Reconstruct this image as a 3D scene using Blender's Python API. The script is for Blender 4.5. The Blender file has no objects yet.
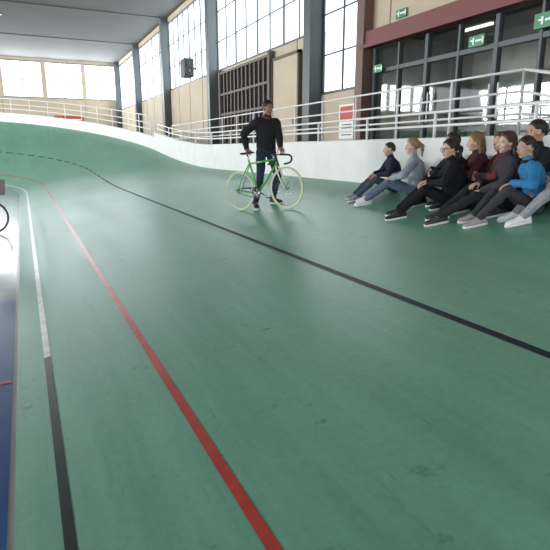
import bpy, math, random
import numpy as np
from mathutils import Vector, Matrix
random.seed(3); np.random.seed(3)
V=Vector
scn=bpy.context.scene
scn.view_settings.view_transform='Standard'
CAMZ=1.66
T12=math.tan(math.radians(12))
def bank(x): return max(0,(x+.2)*T12)

# ---------------- materials ----------------
MATS={}
def mat(name,col,rough=.7,metal=0,noise=0,nscale=8,bump=0,spec=.5,emit=0):
    if name in MATS: return MATS[name]
    m=bpy.data.materials.new(name); m.use_nodes=True
    nt=m.node_tree; b=nt.nodes['Principled BSDF']
    b.inputs['Base Color'].default_value=(*col,1); b.inputs['Roughness'].default_value=rough
    b.inputs['Metallic'].default_value=metal; b.inputs['Specular IOR Level'].default_value=spec
    if emit:
        b.inputs['Emission Color'].default_value=(*col,1); b.inputs['Emission Strength'].default_value=emit
    if noise or bump:
        tc=nt.nodes.new('ShaderNodeTexCoord'); n=nt.nodes.new('ShaderNodeTexNoise')
        n.inputs['Scale'].default_value=nscale; n.inputs['Detail'].default_value=5
        nt.links.new(tc.outputs['Object'],n.inputs['Vector'])
        if noise:
            r=nt.nodes.new('ShaderNodeMapRange')
            r.inputs['From Min'].default_value=.3; r.inputs['From Max'].default_value=.7
            r.inputs['To Min'].default_value=1-noise; r.inputs['To Max'].default_value=1+noise
            nt.links.new(n.outputs['Fac'],r.inputs['Value'])
            mx=nt.nodes.new('ShaderNodeVectorMath'); mx.operation='SCALE'
            mx.inputs[0].default_value=col
            nt.links.new(r.outputs[0],mx.inputs['Scale']); nt.links.new(mx.outputs[0],b.inputs['Base Color'])
        if bump:
            bp=nt.nodes.new('ShaderNodeBump'); bp.inputs['Strength'].default_value=bump; bp.inputs['Distance'].default_value=.02
            nt.links.new(n.outputs['Fac'],bp.inputs['Height']); nt.links.new(bp.outputs[0],b.inputs['Normal'])
    MATS[name]=m; return m

def track_mat():
    m=bpy.data.materials.new('green_track_paint'); m.use_nodes=True
    nt=m.node_tree; b=nt.nodes['Principled BSDF']; N=nt.nodes.new; L=nt.links.new
    tc=N('ShaderNodeTexCoord')
    def noise(sc,scale,detail=5,rough=.55):
        mp=N('ShaderNodeMapping'); mp.inputs['Scale'].default_value=sc
        L(tc.outputs['Object'],mp.inputs['Vector'])
        n=N('ShaderNodeTexNoise'); n.inputs['Scale'].default_value=scale; n.inputs['Detail'].default_value=detail
        n.inputs['Roughness'].default_value=rough
        L(mp.outputs[0],n.inputs['Vector']); return n.outputs['Fac']
    big=noise((1,.5,1),.9,6); streak=noise((5,.25,1),1.2,6,.65); fine=noise((1,1,1),22,6,.7)
    def ramp(f,c0,c1,p0=.3,p1=.7):
        r=N('ShaderNodeValToRGB'); r.color_ramp.elements[0].position=p0; r.color_ramp.elements[1].position=p1
        r.color_ramp.elements[0].color=(*c0,1); r.color_ramp.elements[1].color=(*c1,1); L(f,r.inputs[0]); return r.outputs[0]
    def mult(a,bb,f=1):
        x=N('ShaderNodeMix'); x.data_type='RGBA'; x.blend_type='MULTIPLY'; x.inputs['Factor'].default_value=f
        L(a,x.inputs['A']); L(bb,x.inputs['B']); return x.outputs['Result']
    c=ramp(big,(.135,.335,.230),(.178,.41,.292))
    c=mult(c,ramp(streak,(.76,.79,.79),(1.06,1.06,1.06)))
    c=mult(c,ramp(fine,(.86,.86,.86),(1.04,1.04,1.04)))
    spots=noise((1,1,1),5,3,.8); c=mult(c,ramp(spots,(.55,.60,.60),(1,1,1),.26,.36))
    scuff=noise((14,1.2,1),2.2,4,.7); c=mult(c,ramp(scuff,(.62,.66,.66),(1,1,1),.24,.36))
    L(c,b.inputs['Base Color'])
    rr=N('ShaderNodeMapRange'); rr.inputs['To Min'].default_value=.27; rr.inputs['To Max'].default_value=.50
    L(streak,rr.inputs['Value']); L(rr.outputs[0],b.inputs['Roughness'])
    bp=N('ShaderNodeBump'); bp.inputs['Strength'].default_value=.15; bp.inputs['Distance'].default_value=.01
    L(big,bp.inputs['Height']); L(bp.outputs[0],b.inputs['Normal'])
    b.inputs['Specular IOR Level'].default_value=.65
    return m

# ---------------- mesh builder ----------------
class MB:
    def __init__(s): s.v=[]; s.f=[]; s.m=[]; s.mats=[]
    def mi(s,m):
        if m is None: return 0
        if m not in s.mats: s.mats.append(m)
        return s.mats.index(m)
    def add(s,vs,fs,m=None,xf=None):
        o=len(s.v); i=s.mi(m)
        for p in vs:
            p=V(p)
            if xf is not None: p=xf@p
            s.v.append(tuple(p))
        for f in fs: s.f.append(tuple(o+k for k in f)); s.m.append(i)
    def box(s,a,b,m=None,xf=None):
        x0,y0,z0=[min(a[i],b[i]) for i in range(3)]; x1,y1,z1=[max(a[i],b[i]) for i in range(3)]
        s.add([(x0,y0,z0),(x1,y0,z0),(x1,y1,z0),(x0,y1,z0),(x0,y0,z1),(x1,y0,z1),(x1,y1,z1),(x0,y1,z1)],
              [(0,3,2,1),(4,5,6,7),(0,1,5,4),(1,2,6,5),(2,3,7,6),(3,0,4,7)],m,xf)
    def cyl(s,p0,p1,r0,r1=None,m=None,n=10,xf=None):
        if r1 is None: r1=r0
        p0=V(p0);p1=V(p1); d=(p1-p0)
        if d.length<1e-7: return
        d.normalize(); a=d.orthogonal().normalized(); b=d.cross(a)
        vs=[];fs=[]
        for p,r in((p0,r0),(p1,r1)):
            for i in range(n):
                t=2*math.pi*i/n; vs.append(p+(a*math.cos(t)+b*math.sin(t))*r)
        for i in range(n):
            j=(i+1)%n; fs.append((i,j,n+j,n+i))
        fs.append(tuple(range(n-1,-1,-1))); fs.append(tuple(range(n,2*n)))
        s.add(vs,fs,m,xf)
    def ell(s,c,ax,ay,az,m=None,nu=14,nv=9,xf=None):
        c=V(c);ax=V(ax);ay=V(ay);az=V(az)
        if ax.cross(ay).dot(az)<0: ax=-ax
        vs=[c-az];fs=[]
        for j in range(1,nv):
            ph=-math.pi/2+math.pi*j/nv
            for i in range(nu):
                t=2*math.pi*i/nu; vs.append(c+ax*math.cos(t)*math.cos(ph)+ay*math.sin(t)*math.cos(ph)+az*math.sin(ph))
        vs.append(c+az); top=len(vs)-1
        for i in range(nu):
            k=(i+1)%nu; fs.append((0,1+k,1+i)); b=1+(nv-2)*nu; fs.append((top,b+i,b+k))
        for j in range(nv-2):
            for i in range(nu):
                k=(i+1)%nu; a=1+j*nu; fs.append((a+i,a+k,a+nu+k,a+nu+i))
        s.add(vs,fs,m,xf)
    def sph(s,c,r,m=None,nu=12,nv=8,xf=None): s.ell(c,(r,0,0),(0,r,0),(0,0,r),m,nu,nv,xf)
    def cap(s,p0,p1,r0,r1,m=None,n=12):
        s.cyl(p0,p1,r0,r1,m,n); s.sph(p0,r0,m,n); s.sph(p1,r1,m,n)
    def loft(s,rings,m=None,xf=None,close=False):
        n=len(rings[0]); vs=[p for r in rings for p in r]; fs=[]
        K=len(rings)
        for j in range(K if close else K-1):
            a=j*n; b=((j+1)%K)*n
            for i in range(n):
                k=(i+1)%n; fs.append((a+i,a+k,b+k,b+i))
        if not close:
            fs.append(tuple(range(n-1,-1,-1))); fs.append(tuple((K-1)*n+i for i in range(n)))
        s.add(vs,fs,m,xf)
    def tube(s,pts,r,m=None,n=8,xf=None):
        pts=[V(p) for p in pts]; rings=[]; prev=None
        for i,p in enumerate(pts):
            d=(pts[min(i+1,len(pts)-1)]-pts[max(i-1,0)]).normalized()
            a=d.orthogonal().normalized() if prev is None else (prev-d*prev.dot(d)).normalized()
            prev=a; b=d.cross(a); rr=r[i] if isinstance(r,(list,tuple)) else r
            rings.append([p+(a*math.cos(2*math.pi*k/n)+b*math.sin(2*math.pi*k/n))*rr for k in range(n)])
        s.loft(rings,m,xf)
    def torus(s,c,ax,R,r,m=None,n=48,k=8,xf=None):
        c=V(c);ax=V(ax).normalized();a=ax.orthogonal().normalized();b=ax.cross(a);rings=[]
        for i in range(n):
            t=2*math.pi*i/n; d=a*math.cos(t)+b*math.sin(t)
            rings.append([c+d*(R+r*math.cos(2*math.pi*j/k))+ax*r*math.sin(2*math.pi*j/k) for j in range(k)])
        s.loft(rings,m,xf,close=True)
    def obj(s,name,smooth=False,parent=None,autos=False):
        me=bpy.data.meshes.new(name); me.from_pydata(s.v,[],s.f)
        for m in s.mats: me.materials.append(m)
        me.polygons.foreach_set('material_index',s.m)
        if smooth: me.polygons.foreach_set('use_smooth',[True]*len(s.f))
        me.update()
        o=bpy.data.objects.new(name,me); scn.collection.objects.link(o)
        if parent: o.parent=parent
        return o

def remesh(mb,vox,it=4,disp=0,dsize=.1):
    me=bpy.data.meshes.new('tmp'); me.from_pydata(mb.v,[],mb.f); me.update()
    o=bpy.data.objects.new('tmp',me); scn.collection.objects.link(o)
    r=o.modifiers.new('r','REMESH'); r.mode='VOXEL'; r.voxel_size=vox
    sm=o.modifiers.new('s','SMOOTH'); sm.factor=.5; sm.iterations=it
    if disp:
        tx=bpy.data.textures.get('folds%g'%dsize) or bpy.data.textures.new('folds%g'%dsize,'CLOUDS')
        tx.noise_scale=dsize; tx.noise_depth=2
        dm=o.modifiers.new('d','DISPLACE'); dm.texture=tx; dm.strength=disp; dm.mid_level=.5; dm.texture_coords='GLOBAL'
    dg=bpy.context.evaluated_depsgraph_get(); e=o.evaluated_get(dg); m2=e.to_mesh()
    n=len(m2.vertices); co=np.empty(n*3); m2.vertices.foreach_get('co',co); co=co.reshape(-1,3)
    fs=[tuple(p.vertices) for p in m2.polygons]
    e.to_mesh_clear(); bpy.data.objects.remove(o); bpy.data.meshes.remove(me)
    return co,fs

# ---------------- humans ----------------
def ik(A,B,l1,l2,pole):
    A=V(A);B=V(B); d=B-A; L=d.length
    if L>(l1+l2)*.995: B=A+d*((l1+l2)*.995/L); d=B-A; L=d.length
    if L<abs(l1-l2)+.02: L=abs(l1-l2)+.02
    u=d.normalized(); a=(l1*l1-l2*l2+L*L)/(2*L); h=math.sqrt(max(l1*l1-a*a,0))
    p=V(pole); p=(p-u*p.dot(u)).normalized()
    return A+u*a+p*h, B

SKIN={'a':(.50,.29,.20),'b':(.62,.38,.28),'c':(.30,.165,.11)}
def cloth(c):
    return mat('cloth_%.2f_%.2f_%.2f'%c,c,.88,noise=.18,nscale=25,bump=.3,spec=.2)

def make_hand(out,W,d,n,t,s,curl,skin):
    d=V(d).normalized(); n=V(n); n=(n-d*n.dot(d)).normalized(); t=V(t); t=(t-d*t.dot(d)-n*t.dot(n)).normalized()
    W=V(W); mb=MB(); rings=[]
    for k,w,th in((-.03,.024,.020),(0,.026,.018),(.03,.036,.016),(.065,.041,.014),(.088,.039,.011)):
        rings.append([W+d*k*s+t*math.cos(a)*w*s+n*math.sin(a)*th*s for a in [2*math.pi*i/14 for i in range(14)]])
    mb.loft(rings)
    for off,L in((.031,.070),(.0105,.080),(-.0105,.074),(-.031,.058)):
        p=W+d*.080*s+t*off*s; ang=curl*.35; r=.0092*s
        for q,fr in enumerate((.45,.32,.25)):
            dr=d*math.cos(ang)+n*math.sin(ang)+t*off*1.2
            p2=p+dr.normalized()*L*fr*s*1.1; mb.cap(p,p2,r,r*.9,n=10); p=p2; r*=.9; ang+=curl*.6
    p=W+d*.022*s+t*.026*s+n*.006*s
    dr=(t*.75+d*.75+n*.15).normalized()
    for L,r in((.042,.0125),(.032,.0105),(.026,.009)):
        p2=p+dr*L*s; mb.cap(p,p2,r*s,r*.9*s,n=10); p=p2; dr=(dr+d*.35+n*curl*.4-t*.25).normalized()
    co,fs=remesh(mb,.0045,2); out.add(co,fs,skin)

def make_shoe(out,A,f,up,s,m,sole,ank=None):
    f=V(f); up=V(up).normalized(); f=(f-up*f.dot(up)).normalized(); r=f.cross(up); A=V(A); rings=[];sr=[]
    for k,w,h in((-.075,.018,.05),(-.068,.030,.075),(-.03,.038,.098),(.02,.040,.100),(.06,.042,.078),(.10,.046,.062),(.14,.048,.052),(.175,.042,.044),(.195,.028,.034),(.203,.014,.024)):
        ring=[]
        for i in range(14):
            a=2*math.pi*i/14; c,sn=math.cos(a),math.sin(a)
            z=(h*.5+.006)+ (h*.5)*math.copysign(abs(sn)**.75,sn)
            ww=w*(abs(c)**.8)*(1 if sn<0.2 else .9)
            ring.append(A+f*k*s+r*math.copysign(ww,c)*s+up*(z+.008)*s)
        rings.append(ring)
        sr.append([A+f*(k*1.03)*s+r*cx*(w+.003)*s+up*z*s for cx,z in((-1,.0),(1,.0),(1,.022),(-1,.022))])
    out.loft(rings,m); out.loft(sr,sole)
    lm=sole
    for k,h in((.055,.082),(.08,.072),(.105,.064)):
        out.cyl(A+f*k*s-r*.022*s+up*(h+.006)*s,A+f*k*s+r*.022*s+up*(h+.006)*s,.004*s,None,lm,6)

def person(name,P,face,feet,hands,look,s=1.0,lean=0,top=(.02,.02,.02),bottom=(.02,.02,.02),shoe=(.02,.02,.02),
           hair='short',haircol=(.015,.01,.008),skin='a',knee=None,up=(0,0,1),slump=.03,elbow=None,curl=.7,bulk=.012,
           inner=None,sole=(.75,.75,.73),glasses=False,sleeve='long',headk=1.0):
    out=MB(); U=V((0,0,1)); f=V((face[0],face[1],0)).normalized(); r=f.cross(U)
    SK=mat('skin_'+skin,SKIN[skin],.5,noise=.06,nscale=20,spec=.4)
    TM=cloth(top); BM=cloth(bottom); SM=mat('shoe_%.2f_%.2f_%.2f'%shoe,shoe,.6); SO=mat('sole_%.2f'%sole[0],sole,.6)
    HM=mat('hair_%.3f'%haircol[0],haircol,.55,noise=.3,nscale=60,bump=.5)
    P=V(P); sp=(U*math.cos(lean)+f*math.sin(lean)); tf=(f*math.cos(lean)-U*math.sin(lean))
    N=P+sp*.50*s
    mb=MB(); bones=[]
    b=bulk
    prof=[(-.16,.11,.085,0),(-.06,.158,.118,0),(.06,.158+b*.5,.118+b*.5,.0),(.25,.140+b,.100+b,.6),(.45,.148+b,.105+b,1),(.66,.165+b,.115+b,.8),(.84,.170+b,.108+b,.3),(.95,.12,.085,0),(1.02,.065,.06,0)]
    rings=[]
    for t,w,dd,sl in prof:
        c=P+sp*.5*t*s-tf*slump*sl*s
        rings.append([c+r*math.cos(a)*w*s+tf*math.sin(a)*dd*s for a in [2*math.pi*i/20 for i in range(20)]])
    mb.loft(rings)
    bones.append((P+sp*.5*.12*s-tf*slump*.5*s,N-sp*.06*s,.13*s,.13*s,0))
    bones.append((P-sp*.05*s-r*.05*s,P-sp*.05*s+r*.05*s,.12*s,.12*s,1))
    lk=V(look).normalized()
    C=N+(U*.5+sp*.5)*.155*s+f*.028*s
    mb.cap(N-sp*.04*s,N+sp*.045*s+f*.01*s,.068*s,.062*s); bones.append((N-sp*.02*s,N+sp*.04*s,.06*s,.06*s,0))
    sh=[N-sp*.055*s+r*sg*.172*s for sg in(1,-1)]
    for i,sg in((0,1),(1,-1)):
        S=sh[i]
        mb.cap(N-sp*.015*s,S+U*.005,.055*s,.060*s); bones.append((N-sp*.03*s,S,.06*s,.06*s,0))
        tgt,hd,hn,ht=hands[i]
        pole=elbow[i] if elbow else (r*sg*.6-U*.6-f*.4)
        E,Wr=ik(S,tgt,.285*s,.25*s,pole)
        mb.cap(S,E,(.052+b)*s,(.042+b*.8)*s); mb.cap(E,Wr,(.042+b*.8)*s,(.028+b*.7)*s)
        if sleeve=='long':
            bones+= [(S,E,.055*s,.045*s,0),(E,Wr,.042*s,.036*s,0)]
        else: bones+= [(S,S.lerp(E,.65),.055*s,.05*s,0),(S.lerp(E,.72),E,.04*s,.04*s,2),(E,Wr,.042*s,.03*s,2)]
        hdv=V(hd) if hd is not None else (Wr-E)
        make_hand(out,Wr+hdv.normalized()*.012*s,hdv,hn,ht,s*.98,curl,SK)
    upv=V(up).normalized()
    for i,sg in((0,1),(1,-1)):
        Hh=P+r*sg*.085*s-sp*.03*s
        fp,fd=feet[i]; fp=V(fp); A=fp+upv*.09*s
        pole=knee[i] if knee else (f+U*.8)
        K,A2=ik(Hh,A,.43*s,.415*s,pole)
        mb.cap(Hh,K,.090*s,.062*s); mb.cap(K,A2,.062*s,.050*s)
        mb.sph(K.lerp(A2,.3)-V(pole).normalized()*.012*s,.060*s)
        bones+= [(Hh,K,.09*s,.062*s,1),(K,A2,.06*s,.05*s,1)]
        make_shoe(out,fp+(A2-A),fd,up,s,SM,SO)
    co,fs=remesh(mb,.0105,5,disp=.022,dsize=.09)
    cen=np.array([co[list(q)].mean(axis=0) for q in fs])
    best=np.full(len(cen),1e9); lab=np.zeros(len(cen),int)
    for p0,p1,r0,r1,l in bones:
        p0=np.array(p0);p1=np.array(p1); d=p1-p0; t=np.clip(((cen-p0)@d)/(d@d+1e-9),0,1)
        ds=np.linalg.norm(cen-(p0+t[:,None]*d),axis=1)-(r0+(r1-r0)*t)
        k=ds<best; best[k]=ds[k]; lab[k]=l
    ms=[TM,BM,SK]
    o0=len(out.v); out.v+= [tuple(c) for c in co]
    mi=[out.mi(m) for m in ms]
    for q,l in zip(fs,lab): out.f.append(tuple(o0+k for k in q)); out.m.append(mi[l])
    hf=lk; hr=hf.cross(U).normalized(); hu=hr.cross(hf)
    k=s*.97*headk
    h=MB()
    h.ell(C+hu*.025*k-hf*.008*k,hr*.076*k,hf*.095*k,hu*.093*k,nu=20,nv=14)
    h.ell(C-hu*.045*k+hf*.022*k,hr*.056*k,hf*.066*k,hu*.066*k,nu=16,nv=10)
    h.ell(C-hu*.090*k+hf*.062*k,hr*.022*k,hf*.020*k,hu*.018*k)
    h.ell(C-hu*.02*k+hf*.045*k,hr*.062*k,hf*.045*k,hu*.05*k)
    h.cap(C+hu*.012*k+hf*.086*k,C-hu*.022*k+hf*.103*k,.008*k,.013*k)
    h.ell(C-hu*.052*k+hf*.086*k,hr*.024*k,hf*.010*k,hu*.009*k)
    for sg in(1,-1):
        h.ell(C+hr*sg*.079*k-hf*.006*k,hr*.009*k,(hf*.8-hu*.1)*.020*k,hu*.032*k)
        h.ell(C+hr*sg*.034*k+hu*.028*k+hf*.078*k,hr*.026*k,hf*.012*k,hu*.008*k)
    h.cap(N-sp*.03*s,C-hu*.05*k-hf*.015*k,.054*s,.050*s)
    co,fs=remesh(h,.0055,2); out.add(co,fs,SK)
    EW=mat('eye_white',(.75,.73,.7),.3); EI=mat('eye_iris',(.03,.018,.012),.2); LP=mat('lips_'+skin,tuple(x*y for x,y in zip(SKIN[skin],(.85,.5,.5))),.5)
    for sg in(1,-1):
        e=C+hr*sg*.032*k+hu*.010*k+hf*.080*k
        out.ell(e,hr*.014*k,hf*.008*k,hu*.0075*k,EW,10,6); out.sph(e+hf*.006*k,.0055*k,EI,8,6)
        out.cap(e+hu*.020*k-hr*sg*.012*k+hf*.006*k,e+hu*.021*k+hr*sg*.016*k,.0042*k,.003*k,HM,6)
    out.ell(C-hu*.052*k+hf*.094*k,hr*.021*k,hf*.005*k,hu*.006*k,LP,10,6)
    if glasses:
        GM=mat('glasses_frame',(.01,.01,.01),.3)
        for sg in(1,-1):
            out.torus(C+hr*sg*.034*k+hu*.008*k+hf*.098*k,hf,.024*k,.0025*k,GM,20,6)
            out.cyl(C+hr*sg*.058*k+hu*.012*k+hf*.096*k,C+hr*sg*.082*k+hu*.012*k-hf*.01*k,.002*k,None,GM,6)
        out.cyl(C+hr*.01*k+hu*.008*k+hf*.099*k,C-hr*.01*k+hu*.008*k+hf*.099*k,.002*k,None,GM,6)
    hc=C+hu*.025*k-hf*.010*k; nu,nv=36,24; vs=[];fc=[]
    for j in range(nv+1):
        ph=-math.pi/2+math.pi*j/nv
        for i in range(nu):
            t=2*math.pi*i/nu; x=math.cos(t)*math.cos(ph); y=math.sin(t)*math.cos(ph); z=math.sin(ph)
            lim=-.75+ (y+1)*.20 if y<.2 else -.5+(y-.2)*1.75
            if hair=='short': lim=max(lim,-.45) if y>-.6 else lim
            if abs(x)>.75 and -.05<y<.5: lim=max(lim,-.02 if hair=='short' else -.4)
            g=min(1,max(0,(z-lim)/.22+.0)); g=g*g*(3-2*g)
            e=1.12 if hair!='short' else 1.10
            e+= .035*math.sin(t*9+ph*5)*.5+random.uniform(-.012,.02)
            rad=.80+(e-.80+ .06*max(z,0))*g
            vs.append(hc+hr*x*.078*k*rad+hf*y*.098*k*rad+hu*z*.097*k*rad)
    for j in range(nv):
        for i in range(nu):
            q=(i+1)%nu; fc.append((j*nu+i,j*nu+q,(j+1)*nu+q,(j+1)*nu+i))
    out.add(vs,fc,HM)
    if hair in('long','pony'):
        hm=MB()
        if hair=='long':
            for sg in(1,0,-1):
                a=hc+hr*sg*.062*k-hf*(.045 if sg else .08)*k
                bq=a-hu*.12*k-hf*.012*k+hr*sg*.012*k; cq=bq-U*.13*k+hr*sg*.01*k-hf*.01*k
                hm.cap(a,bq,.034*k,.036*k); hm.cap(bq,cq,.036*k,.016*k)
        else:
            a=hc-hf*.095*k+hu*.02*k
            bq=a-hf*.05*k-hu*.05*k; cq=bq-U*.15*k
            hm.sph(a,.03*k); hm.cap(a,bq,.022*k,.032*k); hm.cap(bq,cq,.032*k,.010*k)
        co,fs=remesh(hm,.007,3,disp=.012,dsize=.03); out.add(co,fs,HM)
    if inner:
        out.torus(N+sp*.012*s+f*.006*s,sp,.066*s,.018*s,cloth(inner),24,8)
    return out.obj(name,True)

# ---------------- camera ----------------
psi=math.radians(25.35); th=math.radians(13.5)
F=V((math.sin(psi)*math.cos(th),math.cos(psi)*math.cos(th),-math.sin(th)))
R=V((math.cos(psi),-math.sin(psi),0)); Uc=R.cross(F)
cam=bpy.data.objects.new('camera',bpy.data.cameras.new('camera')); scn.collection.objects.link(cam)
M=Matrix((( R.x,Uc.x,-F.x,0),(R.y,Uc.y,-F.y,0),(R.z,Uc.z,-F.z,CAMZ),(0,0,0,1)))
cam.matrix_world=M; cam.data.lens=36*520/550; cam.data.sensor_width=36; cam.data.clip_end=300
scn.camera=cam

# ---------------- world ----------------
w=bpy.data.worlds.new('sky'); scn.world=w; w.use_nodes=True
bg=w.node_tree.nodes['Background']; bg.inputs[0].default_value=(.90,.95,1,1); bg.inputs[1].default_value=2.6

# ---------------- track ----------------
YS=22.0; RI=17.0; XC=-17.2; WT=5.42
def ang(s):
    t=min(1,max(0,(s-15)/24)); t=t*t*(3-2*t); return math.radians(12+29*t)
stations=[-8+i*1.0 for i in range(31)]+[YS+RI*math.radians(d) for d in range(3,126,3)]
def frame(s):
    if s<=YS: return V((-.2,s,0)),V((1,0,0))
    t=(s-YS)/RI; n=V((math.cos(t),math.sin(t),0)); return V((XC,YS,0))+n*RI,n
def tp(s,u,dz=0):
    p,n=frame(s); a=ang(s)
    if u<0: return p+n*u+V((0,0,dz))
    return p+n*u*math.cos(a)+V((0,0,u*math.sin(a)+dz))
def strip(mb,us,m,dz=0,st=None):
    st=st or stations; vs=[tp(s,u,dz) for s in st for u in us]; n=len(us); fs=[]
    for j in range(len(st)-1):
        for i in range(n-1): fs.append((j*n+i,j*n+i+1,(j+1)*n+i+1,(j+1)*n+i))
    mb.add(vs,fs,m)
mb=MB(); strip(mb,[0,.5,1,2,3,4,5,WT],track_mat()); mb.obj('velodrome_track',True)
mb=MB()
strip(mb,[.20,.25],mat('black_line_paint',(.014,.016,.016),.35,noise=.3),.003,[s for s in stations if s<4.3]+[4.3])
strip(mb,[.20,.25],mat('pale_line_far',(.62,.65,.62),.3,noise=.2),.003,[4.3]+[s for s in stations if s>4.3])  # same line turns pale grey-white towards the far end
strip(mb,[.905,.957],mat('red_line_paint',(.42,.05,.035),.33,noise=.2),.003)
strip(mb,[2.72,2.775],mat('navy_line_paint',(.005,.012,.028),.5,noise=.2,spec=.3),.003)
mb.obj('track_line_markings')
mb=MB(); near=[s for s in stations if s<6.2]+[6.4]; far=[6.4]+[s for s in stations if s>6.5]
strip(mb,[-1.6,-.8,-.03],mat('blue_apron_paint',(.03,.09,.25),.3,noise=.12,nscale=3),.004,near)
strip(mb,[-1.6,-.8,-.03],mat('apron_painted_glare',(.36,.42,.46),.22,noise=.1,nscale=3),.004,far)  # far apron coloured pale to paint in the glare on the blue strip
mb.box((-1.6,4.0,.0045),(-.24,4.05,.0075),mat('red_line_paint',(.4,.05,.04)))
mb.obj('track_apron')
mb=MB(); mb.box((-45,-12,-.2),(5.1,60,0),mat('infield_floor',(.33,.35,.34),.3,noise=.08,nscale=2)); mb.obj('floor')

WH=mat('white_wall_paint',(.70,.70,.67),.5,noise=.05,nscale=3)
RAILM=mat('white_rail_paint',(.80,.80,.78),.35)
mb=MB()
def wall_seg(st,h):
    rings=[]
    for s in st:
        p=tp(s,WT); n=frame(s)[1]
        rings.append([p+V((0,0,-.3)),p+n*.18+V((0,0,-.3)),p+n*.18+V((0,0,h)),p+V((0,0,h))])
    mb.loft(rings,WH)
wall_seg([-8+i for i in range(31)],.69)
wall_seg([YS+RI*math.radians(d) for d in range(0,126,3)],.5)
mb.box((5.05,21.8,1.0),(5.35,22.4,2.05),WH)
mb.obj('track_perimeter_wall')
mb=MB()
def railing(pts,heights,r=.022,post=True,pr=.022):
    for h in heights: mb.tube([p+V((0,0,h)) for p in pts],r,RAILM,8)
    if post:
        for p in pts: mb.cyl(p,p+V((0,0,heights[-1])),pr,None,RAILM,8)
pts=[tp(s,WT)+V((.09,0,.69)) for s in [-7+1.6*i for i in range(19)]]
railing(pts,[.17,.35],r=.019)
pts=[tp(YS+RI*math.radians(d),WT)+frame(YS+RI*math.radians(d))[1]*.09+V((0,0,.5)) for d in range(2,125,4)]
railing(pts,[.25,.5,.8])
mb.obj('track_railing',True)
CZ=1.55
mb=MB(); mb.box((5.3,-8,CZ-.2),(9.3,54,CZ),mat('concourse_concrete',(.36,.35,.32),.6,noise=.1,nscale=3)); mb.obj('concourse_floor')
mb=MB()
pts=[V((6.3,5.36+1.35*i,CZ)) for i in range(15)]
railing(pts,[.3,.6,.9,1.18],r=.018)
pts=[V((6.3,5.36,CZ)),V((6.3,4.3,CZ-.25)),V((6.3,3.2,CZ-.5))]
railing(pts,[.3,.6,.9,1.18],r=.018)
pts=[V((6.3,5.36,CZ)),V((7.2,5.36,CZ)),V((8.2,5.36,CZ))]
railing(pts,[.6,1.18],r=.018)
mb.obj('walkway_railing',True)

# ---------------- building ----------------
WX=9.0; CEIL=CAMZ+8.0; YF=54.0
BG=mat('beige_panel',(.54,.45,.33),.75,noise=.06,nscale=1.5)
DK=mat('dark_column_paint',(.06,.08,.085),.5)
FRM=mat('window_frame_dark',(.07,.085,.09),.5)
RB=mat('red_brown_beam',(.17,.035,.03),.55)
def glass(name,tint,k,rg=.05):
    m=bpy.data.materials.new(name); m.use_nodes=True; nt=m.node_tree; nt.nodes.clear()
    o=nt.nodes.new('ShaderNodeOutputMaterial'); t=nt.nodes.new('ShaderNodeBsdfTransparent'); g=nt.nodes.new('ShaderNodeBsdfGlossy'); g.inputs['Roughness'].default_value=rg
    x=nt.nodes.new('ShaderNodeMixShader'); x.inputs[0].default_value=k
    t.inputs[0].default_value=(*tint,1)
    nt.links.new(t.outputs[0],x.inputs[1]); nt.links.new(g.outputs[0],x.inputs[2]); nt.links.new(x.outputs[0],o.inputs[0]); return m
GL=glass('clear_glass',(.96,.98,1),.06)
wn=[0]
def window_x(x,y0,y1,z0,z1,ny,nz):
    wn[0]+=1; mb=MB(); t=.03
    mb.box((x,y0,z0),(x+.08,y1,z0+.08),FRM); mb.box((x,y0,z1-.08),(x+.08,y1,z1),FRM)
    for i in range(ny+1):
        y=y0+(y1-y0)*i/ny; tt=t*(1.6 if i%2==0 else .8); mb.box((x+.01,y-tt,z0),(x+.06,y+tt,z1),FRM)
    for j in range(1,nz):
        z=z0+(z1-z0)*j/nz; mb.box((x+.02,y0,z-t*.7),(x+.06,y1,z+t*.7),FRM)
    mb.add([(x+.06,y0,z0),(x+.06,y1,z0),(x+.06,y1,z1),(x+.06,y0,z1)],[(0,1,2,3)],GL)
    mb.obj('window_%d'%wn[0])
def window_y(y,x0,x1,z0,z1,nx,nz):
    wn[0]+=1; mb=MB(); t=.03
    mb.box((x0,y,z0),(x1,y+.1,z0+.08),FRM); mb.box((x0,y,z1-.08),(x1,y+.1,z1),FRM)
    for i in range(nx+1):
        x=x0+(x1-x0)*i/nx; mb.box((x-t,y+.01,z0),(x+t,y+.08,z1),FRM)
    for j in range(1,nz):
        z=z0+(z1-z0)*j/nz; mb.box((x0,y+.02,z-t),(x1,y+.08,z+t),FRM)
    mb.add([(x0,y+.06,z0),(x1,y+.06,z0),(x1,y+.06,z1),(x0,y+.06,z1)],[(0,1,2,3)],GL)
    mb.obj('window_%d'%wn[0])
cols=[15.7,25.7,34.8,44.0,53.4]
wz0,wz1=5.36,9.35
mb=MB()
mb.box((WX,-8,4.8),(WX+.2,12.9,CEIL),BG)
mb.box((WX,12.9,CZ),(WX+.2,15.6,3.4),BG)
mb.box((WX,12.9,wz1),(WX+.2,YF,CEIL),BG)
mb.box((WX,15.6,CZ),(WX+.2,YF,wz0),BG)
JT=mat('panel_joint',(.25,.21,.16),.8)
for y in [3,6,9,12,17.2,28,30.3,32.6,37,39.4,41.8,46.5,49,51.5]:
    mb.box((WX-.012,y-.02,wz0-3 if y>13 else 4.8),(WX,y+.02,wz0 if y>13 else CEIL),JT)
mb.obj('wall_right')
window_x(WX,13.1,15.45,3.4,wz1,2,5)
for a,b_,n in zip(cols[:-1],cols[1:],(8,8,8,8)): window_x(WX,a+.22,b_-.22,wz0,wz1,n,3)
mb=MB()
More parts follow.
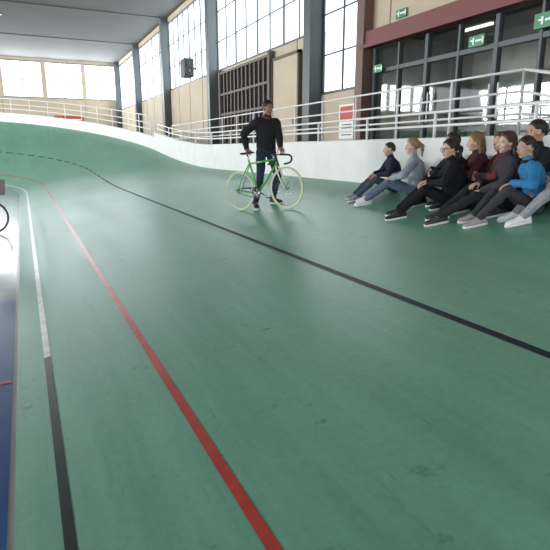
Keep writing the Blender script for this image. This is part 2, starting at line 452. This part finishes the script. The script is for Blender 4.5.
for y in cols:
    mb.box((WX-.45,y-.22,CZ),(WX+.05,y+.22,CEIL),DK)
    mb.box((WX-.5,y-.27,CZ),(WX+.05,y+.27,CZ+.15),DK)
mb.obj('wall_columns')
mb=MB(); mb.box((WX-.3,12.75,CZ),(WX+.05,13.1,CEIL),mat('brown_column',(.16,.09,.07),.6)); mb.box((WX-.25,-8,4.4),(WX+.1,12.95,4.78),RB); mb.box((WX-.31,-8,4.36),(WX-.2,12.95,4.44),RB); mb.obj('red_beam')
mb=MB(); LB=mat('louvre_brown',(.10,.072,.055),.6); LB2=mat('louvre_dark',(.035,.028,.024),.7)
mb.box((WX-.1,19.2,CZ),(WX-.02,24.6,5.2),LB2)
for i in range(13): 
    y=19.2+i*.45; mb.box((WX-.2,y-.05,CZ),(WX-.08,y+.05,5.2),LB)
for z in (CZ+.05,2.4,3.3,4.2,5.15): mb.box((WX-.22,19.1,z-.05),(WX-.08,24.7,z+.05),LB)
mb.box((WX-.24,19.0,CZ),(WX-.05,19.2,5.3),LB); mb.box((WX-.24,24.6,CZ),(WX-.05,24.8,5.3),LB)
mb.obj('louvred_door')
mb=MB()
mb.box((WX-.12,16.9,CZ),(WX-.02,18.9,4.9),BG); mb.box((WX-.16,16.8,CZ),(WX-.02,16.9,5.0),LB); mb.box((WX-.16,18.9,CZ),(WX-.02,19.0,5.0),LB); mb.box((WX-.16,16.8,4.9),(WX-.02,19.0,5.0),LB)
mb.cyl((WX-.2,17.1,2.5),(WX-.2,17.1,2.8),.02,None,FRM,8)
mb.obj('door_1')
mb=MB(); DG=glass('tinted_glass',(.66,.74,.72),.12,.03)
mb.add([(WX+.04,-8,CZ),(WX+.04,12.7,CZ),(WX+.04,12.7,4.35),(WX+.04,-8,4.35)],[(0,1,2,3)],DG)
i=0; y=12.6
while y>-8:
    wd=.06 if i%2 else .1
    mb.box((WX-.03,y-wd/2,CZ),(WX+.1,y+wd/2,4.35),FRM); y-=1.05; i+=1
for z,t in((CZ+.06,.06),(2.55,.03),(3.75,.05)): mb.box((WX-.02,-8,z-t),(WX+.1,12.7,z+t),FRM)
for y in(10.4,8.3,6.2):
    for o in(-.12,.12): mb.cyl((WX-.09,y+o,2.3),(WX-.09,y+o,3.0),.018,None,RAILM,8)
mb.obj('door_2')
mb=MB(); LW=mat('lobby_wall',(.42,.40,.35),.8,noise=.3,nscale=1.2)
mb.box((WX+3.0,-8,CZ-.1),(WX+3.2,13.2,4.9),LW); mb.box((WX+.2,-8,CZ-.2),(WX+3.2,13.2,CZ),mat('lobby_floor',(.25,.24,.22),.4)); mb.box((WX+.2,-8,4.8),(WX+3.2,13.2,4.95),mat('lobby_ceiling',(.25,.25,.25),.8)); mb.box((WX+.2,13.0,CZ),(WX+3.2,13.2,4.8),LW)
for y in range(-6,13,3): mb.box((WX+2.6,y,CZ),(WX+3.0,y+.4,4.8),mat('lobby_pier',(.14,.09,.07),.7))
for y in(-2,2.5,7,10.5): mb.box((WX+2.0,y,4.74),(WX+2.08,y+1.0,4.8),mat('lobby_lamp',(1,.95,.85),.5,emit=2.0))
mb.obj('lobby')
GS=mat('exit_sign_green',(.02,.22,.09),.4); WS=mat('sign_white',(.85,.9,.85),.4)
def sign(y,z,w_=.5,h=.24,x=WX-.12):
    mb=MB(); mb.box((x,y-w_/2,z-h/2),(x+.04,y+w_/2,z+h/2),GS)
    mb.box((x-.004,y-.17,z-.02),(x,y+.02,z+.02),WS); mb.box((x-.004,y+.06,z-.07),(x,y+.10,z+.07),WS); mb.box((x-.004,y+.10,z+.0),(x,y+.16,z+.03),WS)
    mb.box((x-.004,y-.2,z-.06),(x,y-.15,z+.06),WS)
    mb.obj('exit_sign')
sign(8.85,3.9,.42,.22); sign(7.2,3.98,.5,.26); sign(12.3,3.8,.38,.2); sign(11.5,5.0,.38,.2,WX-.06)
mb=MB(); mb.box((WX-.03,13.5,2.0),(WX-.005,14.3,3.0),WS); mb.box((WX-.034,13.55,2.5),(WX-.03,14.25,2.95),mat('poster_red',(.5,.04,.03),.5)); 
for z in(2.1,2.2,2.3,2.4): mb.box((WX-.034,13.6,z),(WX-.03,14.15,z+.03),FRM)
mb.obj('poster')
mb=MB(); SPM=mat('speaker_black',(.012,.012,.013),.6)
mb.box((WX-.75,28.6,5.5),(WX-.25,29.4,6.4),SPM); mb.cyl((WX-.25,29,5.95),(WX+.02,29,5.95),.05,None,SPM)
for z,r_ in((5.8,.2),(6.2,.1)):
    mb.torus((WX-.5,28.59,z),(0,1,0),r_,.02,FRM,24,6); mb.cyl((WX-.5,28.6,z),(WX-.5,28.57,z),r_*.5,r_*.3,FRM,16)
mb.obj('loudspeaker')
mb=MB(); fz0,fz1=CAMZ+4.6,CAMZ+7.75
mb.box((-45,YF,0),(WX+.2,YF+.2,fz0),BG); mb.box((-45,YF,fz1),(WX+.2,YF+.2,CEIL),BG)
xs=[8.8,5.85,2.45,-1.1,-4.7,-8.3,-11.9,-15.5,-19.1,-22.7,-26.3,-29.9]
for x in xs: mb.box((x-.15,YF-.1,fz0),(x+.15,YF+.2,fz1),BG)
for x in xs: mb.box((x-.02,YF-.012,0),(x+.02,YF,fz0),JT)
mb.obj('wall_back')
for a,b_ in zip(xs[1:],xs[:-1]): window_y(YF+.02,a+.15,b_-.15,fz0,fz1,2,2)
mb=MB(); mb.box((3.0,YF-.06,4.2),(5.6,YF-.02,4.75),mat('banner_red',(.45,.05,.04),.6)); mb.box((3.2,YF-.07,4.4),(5.4,YF-.06,4.5),WS); mb.obj('banner')
CM=mat('ceiling_grey',(.085,.087,.084),.8,noise=.05,nscale=.6)
mb=MB(); mb.box((-45,-12,CEIL),(WX+.3,YF+.3,CEIL+.3),CM); mb.obj('ceiling')
mb=MB(); BMt=mat('beam_grey',(.075,.077,.075),.7)
for y in cols[:-1]: mb.box((-45,y-.1,CEIL-.04),(WX,y+.1,CEIL),BMt)
mb.obj('ceiling_beams')
for x,y in((-.5,36),):
    mb=MB(); mb.cyl((x,y,CEIL-.45),(x,y,CEIL-.2),.28,.12,BMt,20); mb.cyl((x,y,CEIL-.2),(x,y,CEIL-.02),.03,None,FRM); mb.cyl((x,y,CEIL-.47),(x,y,CEIL-.45),.25,.25,mat('lamp_glass',(.8,.8,.75),.3),20); mb.obj('high_bay_lamp')

# daylight through the far and side window bands; the left light is added
def daylight(name,loc,rot,sx,sy,rad,col=(.95,.98,1)):
    l=bpy.data.lights.new(name,'AREA'); l.shape='RECTANGLE'; l.size=sx; l.size_y=sy; l.energy=rad*math.pi*sx*sy; l.color=col
    o=bpy.data.objects.new(name,l); o.location=loc; o.rotation_euler=rot; scn.collection.objects.link(o)
daylight('daylight_far_windows',(-10.5,YF+.6,(fz0+fz1)/2),(math.radians(-90),0,0),39,3.6,15)
daylight('daylight_side_windows',(WX+.7,34.5,(wz0+wz1)/2),(0,math.radians(90),0),4.2,38,4)
daylight('added_left_glare_light',(-32,33,6.5),(0,math.radians(-72),0),4,30,36)  # out-of-view light added to put glare on the low bank

# ---------------- bicycles ----------------
def bicycle(name,rear,front,frame_c,rim_c,tyre_c,tape_c,steer=0,basket=False,sc=1.0):
    rear=V(rear);front=V(front); X=(front-rear).normalized(); Z=V((0,0,1)); Y=Z.cross(X).normalized(); Z=X.cross(Y)
    xf=Matrix(((X.x,Y.x,Z.x,rear.x),(X.y,Y.y,Z.y,rear.y),(X.z,Y.z,Z.z,rear.z),(0,0,0,1)))@Matrix.Scale(sc,4)
    Rw=.335; mb=MB()
    FR=mat('bike_frame_%.2f_%.2f'%frame_c[:2],frame_c,.25); RM=mat('bike_rim_%.2f'%rim_c[0],rim_c,.35); TY=mat('bike_tyre_%.2f'%tyre_c[0],tyre_c,.7)
    CH=mat('chrome',(.6,.6,.6),.2,1); TP=mat('bar_tape_%.2f'%tape_c[0],tape_c,.7); BK=mat('bike_black',(.012,.012,.012),.45)
    for hx in(0,1.0):
        h=V((hx,0,Rw)); mb.torus(h,(0,1,0),Rw-.012,.0115,TY,64,8,xf); mb.torus(h,(0,1,0),Rw-.030,.010,RM,64,8,xf)
        mb.cyl(h+V((0,-.05,0)),h+V((0,.05,0)),.02,None,CH,12,xf)
        for i in range(28):
            t=2*math.pi*i/28; sd=.025 if i%2 else -.025; t2=t+(.5 if i%4<2 else -.5)
            mb.cyl(h+V((math.cos(t2)*.02,sd,math.sin(t2)*.02)),h+V((math.cos(t)*(Rw-.04),0,math.sin(t)*(Rw-.04))),.0016,None,CH,4,xf)
    BB=V((.41,0,.285)); ST=V((.265,0,.80)); HT=V((.80,0,.815)); HB=V((.84,0,.70))
    mb.cyl(BB,ST,.016,None,FR,12,xf); mb.cyl(ST-V((-.005,0,.03)),HT-V((0,0,.02)),.015,None,FR,12,xf); mb.cyl(BB,HB+V((-.01,0,.02)),.019,None,FR,12,xf); mb.cyl(HB,HT,.021,None,FR,12,xf)
    mb.cyl(BB+V((0,-.04,0)),BB+V((0,.04,0)),.024,None,FR,14,xf)
    for sd in(1,-1):
        mb.tube([ST-V((0,0,.03))+V((0,sd*.014,0)),V((.12,sd*.04,.55)),V((0,sd*.055,Rw))],.009,FR,8,xf)
        mb.tube([BB+V((0,sd*.02,0)),V((.2,sd*.045,.31)),V((0,sd*.055,Rw))],.010,FR,8,xf)
        mb.tube([HB+V((.003,sd*.02,-.01)),HB+V((.02,sd*.05,-.06)),V((.925,sd*.055,.48)),V((1.0,sd*.055,Rw))],[.015,.014,.011,.008],RM,8,xf)
        c0=BB+V((0,sd*.06,0)); c1=c0+V((.14*sd,sd*.01,-.09*sd)); mb.cyl(c0,c1,.011,.009,CH,8,xf)
        mb.box(c1+V((-.045,0 if sd>0 else -.09,-.01)),c1+V((.045,.09 if sd>0 else 0,.01)),BK,xf)
    mb.cyl(HB+V((.003,-.028,-.008)),HB+V((.003,.028,-.008)),.018,None,FR,10,xf)
    mb.cyl(BB+V((0,-.052,0)),BB+V((0,-.046,0)),.075,None,CH,28,xf); mb.torus(BB+V((0,-.049,0)),(0,1,0),.092,.005,BK,32,6,xf)
    for i in range(5):
        t=i*1.257; mb.cyl(BB+V((0,-.049,0)),BB+V((math.cos(t)*.09,-.049,math.sin(t)*.09)),.008,None,CH,6,xf)
    mb.torus(V((0,-.049,Rw)),(0,1,0),.032,.005,BK,20,6,xf)
    mb.cyl(BB+V((0,-.049,.092)),V((0,-.049,Rw+.032)),.005,None,BK,6,xf); mb.cyl(BB+V((0,-.049,-.092)),V((0,-.049,Rw-.032)),.005,None,BK,6,xf)
    SP=ST+V((-.035,0,.12)); mb.cyl(ST,SP,.0135,None,CH,10,xf)
    rings=[]
    for k,w_,z in((-.13,.055,.02),(-.11,.072,.028),(-.05,.062,.025),(.02,.032,.022),(.10,.020,.020),(.145,.014,.012)):
        rings.append([SP+V((k+.01,math.cos(a)*w_,.025+math.sin(a)*z*.7)) for a in[2*math.pi*i/12 for i in range(12)]])
    mb.loft(rings,TP if tape_c[0]>.3 else BK,xf)
    S0=HT+V((-.012,0,.04)); S1=S0+V((.09,0,.01)); mb.cyl(HT,S0,.014,None,CH,10,xf); mb.cyl(S0,S1,.014,None,CH,10,xf)
    mb.cyl(S1-V((0,.07,0)),S1+V((0,.07,0)),.013,None,CH,10,xf)
    for sd in(1,-1):
        pts=[S1+V((0,sd*.06,0)),S1+V((.0,sd*.14,.0)),S1+V((.02,sd*.19,-.003)),S1+V((.07,sd*.205,-.01)),S1+V((.105,sd*.21,-.04)),S1+V((.11,sd*.21,-.085)),S1+V((.08,sd*.21,-.125)),S1+V((.03,sd*.21,-.14)),S1+V((-.05,sd*.21,-.145))]
        mb.tube(pts,.0155,TP,10,xf)
    if basket:
        WM=mat('basket_beige',(.42,.33,.29),.6)
        c=V((1.16,0,.80))
        mb.cyl((.86,0,.74),(1.04,0,.80),.012,None,WM,8,xf)
        for z in(0,.07,.14,.21,.26): 
            g=.13+z*.12; q=[c+V((g,g*1.2,z)),c+V((-g,g*1.2,z)),c+V((-g,-g*1.2,z)),c+V((g,-g*1.2,z))]
            for i in range(4): mb.cyl(q[i],q[(i+1)%4],.012,None,WM,6,xf)
        mb.box(c+V((-.13,-.156,-.01)),c+V((.13,.156,.0)),WM,xf)
        for i in range(11):
            o=-.13+.26*i/10
            for sg in(1,-1):
                mb.cyl(c+V((sg*.13,o*1.2,0)),c+V((sg*.161,o*1.45,.26)),.014,None,WM,6,xf); mb.cyl(c+V((o,sg*.156,0)),c+V((o*1.2,sg*.193,.26)),.014,None,WM,6,xf)
    mb.obj(name,True); return xf
BS=.94; bm_=V((3.325,7.42)); bd=V((.445,-.895)).normalized()*.5*BS
rr=(bm_.x-bd.x,bm_.y-bd.y,bank(bm_.x-bd.x)+.004); ff=(bm_.x+bd.x,bm_.y+bd.y,bank(bm_.x+bd.x)+.004)
bx=bicycle('track_bicycle',rr,ff,(.10,.42,.08),(.70,.74,.55),(.48,.52,.34),(.02,.02,.02),sc=BS)
bicycle('city_bicycle',(-1.70,11.9,.008),(-.70,11.9,.008),(.25,.03,.03),(.05,.05,.05),(.015,.015,.015),(.02,.02,.02),basket=True)

# ---------------- standing man ----------------
s=.965; up=(-T12,0,1)
mp=V((3.50,7.70,0)); fc=V((.02,-1,0)).normalized()
gz=bank(mp.x)
def G(x,y): return V((x,y,bank(x)+.003))
sad=bx@V((.235,0,.965)); barL=bx@V((.79+.09,.14,.885))
feetm=[(G(mp.x-.16,mp.y+.05),V((-.35,-1,0))),(G(mp.x+.13,mp.y-.0),V((.3,-1,0)))]
hm=[(sad+V((.03,.08,.045)),V((-.15,-.9,-.35)),V((0,-.25,-1)),V((1,0,0))),
    (barL+V((.0,.09,.05)),V((-.1,-.85,-.45)),V((0,-.4,-1)),V((-1,0,0)))]
person('standing_man',mp+V((0,.02,gz+.90*s)),fc,feetm,hm,V((.28,-.93,-.12)),s=s,lean=.06,top=(.022,.022,.027),bottom=(.03,.045,.075),shoe=(.03,.03,.03),
       hair='short',skin='c',up=up,slump=.0,bulk=.024,knee=[V((-.1,-1,0)),V((.1,-1,0))],elbow=[V((-.8,.5,-.3)),V((.8,.5,-.3))],inner=(.22,.05,.05),curl=1.1)

# ---------------- seated students ----------------
def seat(x,y,face,dist=.52,s=.92,lean=.2,spread=.09,look=None,armmode='hug',ext=0,**kw):
    s*=.93; dist*=.93
    f=V((face[0],face[1],0)).normalized(); r=f.cross(V((0,0,1))); g=bank(x)
    P=V((x,y,g+.115*s)); feet=[];hands=[]; U=V((0,0,1)); m=dist; n=V((-T12,0,1)).normalized()
    kp=[(U+f*.3+r*sg*.25) for sg in(1,-1)]
    for i,sg in((0,1),(1,-1)):
        q=V((x,y,0))+f*(dist+(ext if i==1 else 0))+r*sg*spread; feet.append((G(q.x,q.y),f+r*sg*.15))
    sp=U*math.cos(lean)+f*math.sin(lean)
    for i,sg in((0,1),(1,-1)):
        K,_=ik(P+r*sg*.085*s-sp*.03*s,feet[i][0]+n*.09*s,.43*s,.415*s,kp[i])
        if armmode=='hug': hands.append((P+f*(m*.72+.02)*1+U*.24*s+r*sg*.085*s,(-r*sg*.9+f*.25-U*.2),-f,U))
        elif armmode=='knees': hands.append((K+U*.082*s-f*.055*s,(f*.9-r*sg*.25-U*.35),-U,-r*sg))
        else: hands.append((K+U*.075*s-f*.10*s-r*sg*.02,(f*.8-r*sg*.5-U*.2),-U,-r*sg))
    return person('seated_student',P,f,feet,hands,look or (f+V((0,0,-.02))),s=s,lean=lean,up=n,slump=.04,bulk=.022,
        knee=kp,elbow=[(r*sg*.8-U*.5) for sg in(1,-1)],headk=1.04,**kw)
D=(-.86,.5)
NAV=(.02,.028,.05); BLK=(.012,.012,.014)
seat(4.82,6.16,(-.9,.42),dist=.56,armmode='knees',lean=.15,top=NAV,bottom=(.07,.09,.12),shoe=(.3,.3,.32),hair='short',s=.84,haircol=(.02,.012,.008),skin='b')
seat(4.72,5.58,(-.75,.65),dist=.66,armmode='knees',lean=.08,top=(.30,.35,.40),bottom=(.11,.15,.22),shoe=(.75,.75,.75),hair='pony',haircol=(.30,.18,.09),skin='b',look=(-.8,.5,-.1))
seat(4.46,4.60,(-.80,.6),dist=.62,armmode='knees',lean=.10,top=BLK,bottom=BLK,shoe=BLK,hair='pony',haircol=(.013,.009,.007),glasses=True,skin='b',s=.95,look=(-.95,.25,-.12))
seat(4.87,4.99,D,dist=.45,armmode='hug',lean=.12,top=(.03,.03,.035),bottom=BLK,hair='short',skin='a',inner=(.7,.7,.7),s=.95)
seat(4.87,4.60,D,dist=.45,armmode='hug',lean=.14,top=(.07,.025,.03),bottom=BLK,hair='long',haircol=(.20,.11,.055),skin='b',s=.94,look=(-.7,.7,-.05))
seat(4.87,4.24,D,dist=.48,armmode='hug',lean=.14,top=(.15,.045,.04),bottom=(.03,.03,.04),hair='short',haircol=(.06,.03,.015),skin='b',s=.93,look=(-.95,.1,-.02))
seat(4.64,4.00,D,dist=.68,armmode='rest',lean=.06,top=(.05,.045,.055),bottom=(.025,.025,.03),shoe=(.04,.03,.03),hair='long',haircol=(.05,.024,.014),skin='b',s=.98,ext=.05,look=(-.95,.3,-.05))
seat(4.62,3.66,D,dist=.56,armmode='knees',lean=.20,top=(.035,.19,.38),bottom=(.05,.05,.055),shoe=(.35,.3,.3),hair='short',skin='a',s=.93,inner=(.02,.02,.02),look=(-.9,.3,-.15))
seat(4.87,3.80,D,dist=.42,armmode='hug',lean=.12,top=(.025,.025,.03),bottom=BLK,hair='short',skin='a',s=1.06)
seat(4.86,3.30,D,dist=.60,armmode='knees',lean=.14,top=(.10,.10,.11),bottom=(.30,.31,.33),shoe=(.8,.8,.8),hair='long',haircol=(.03,.015,.01),skin='b',s=.97)
print('done')
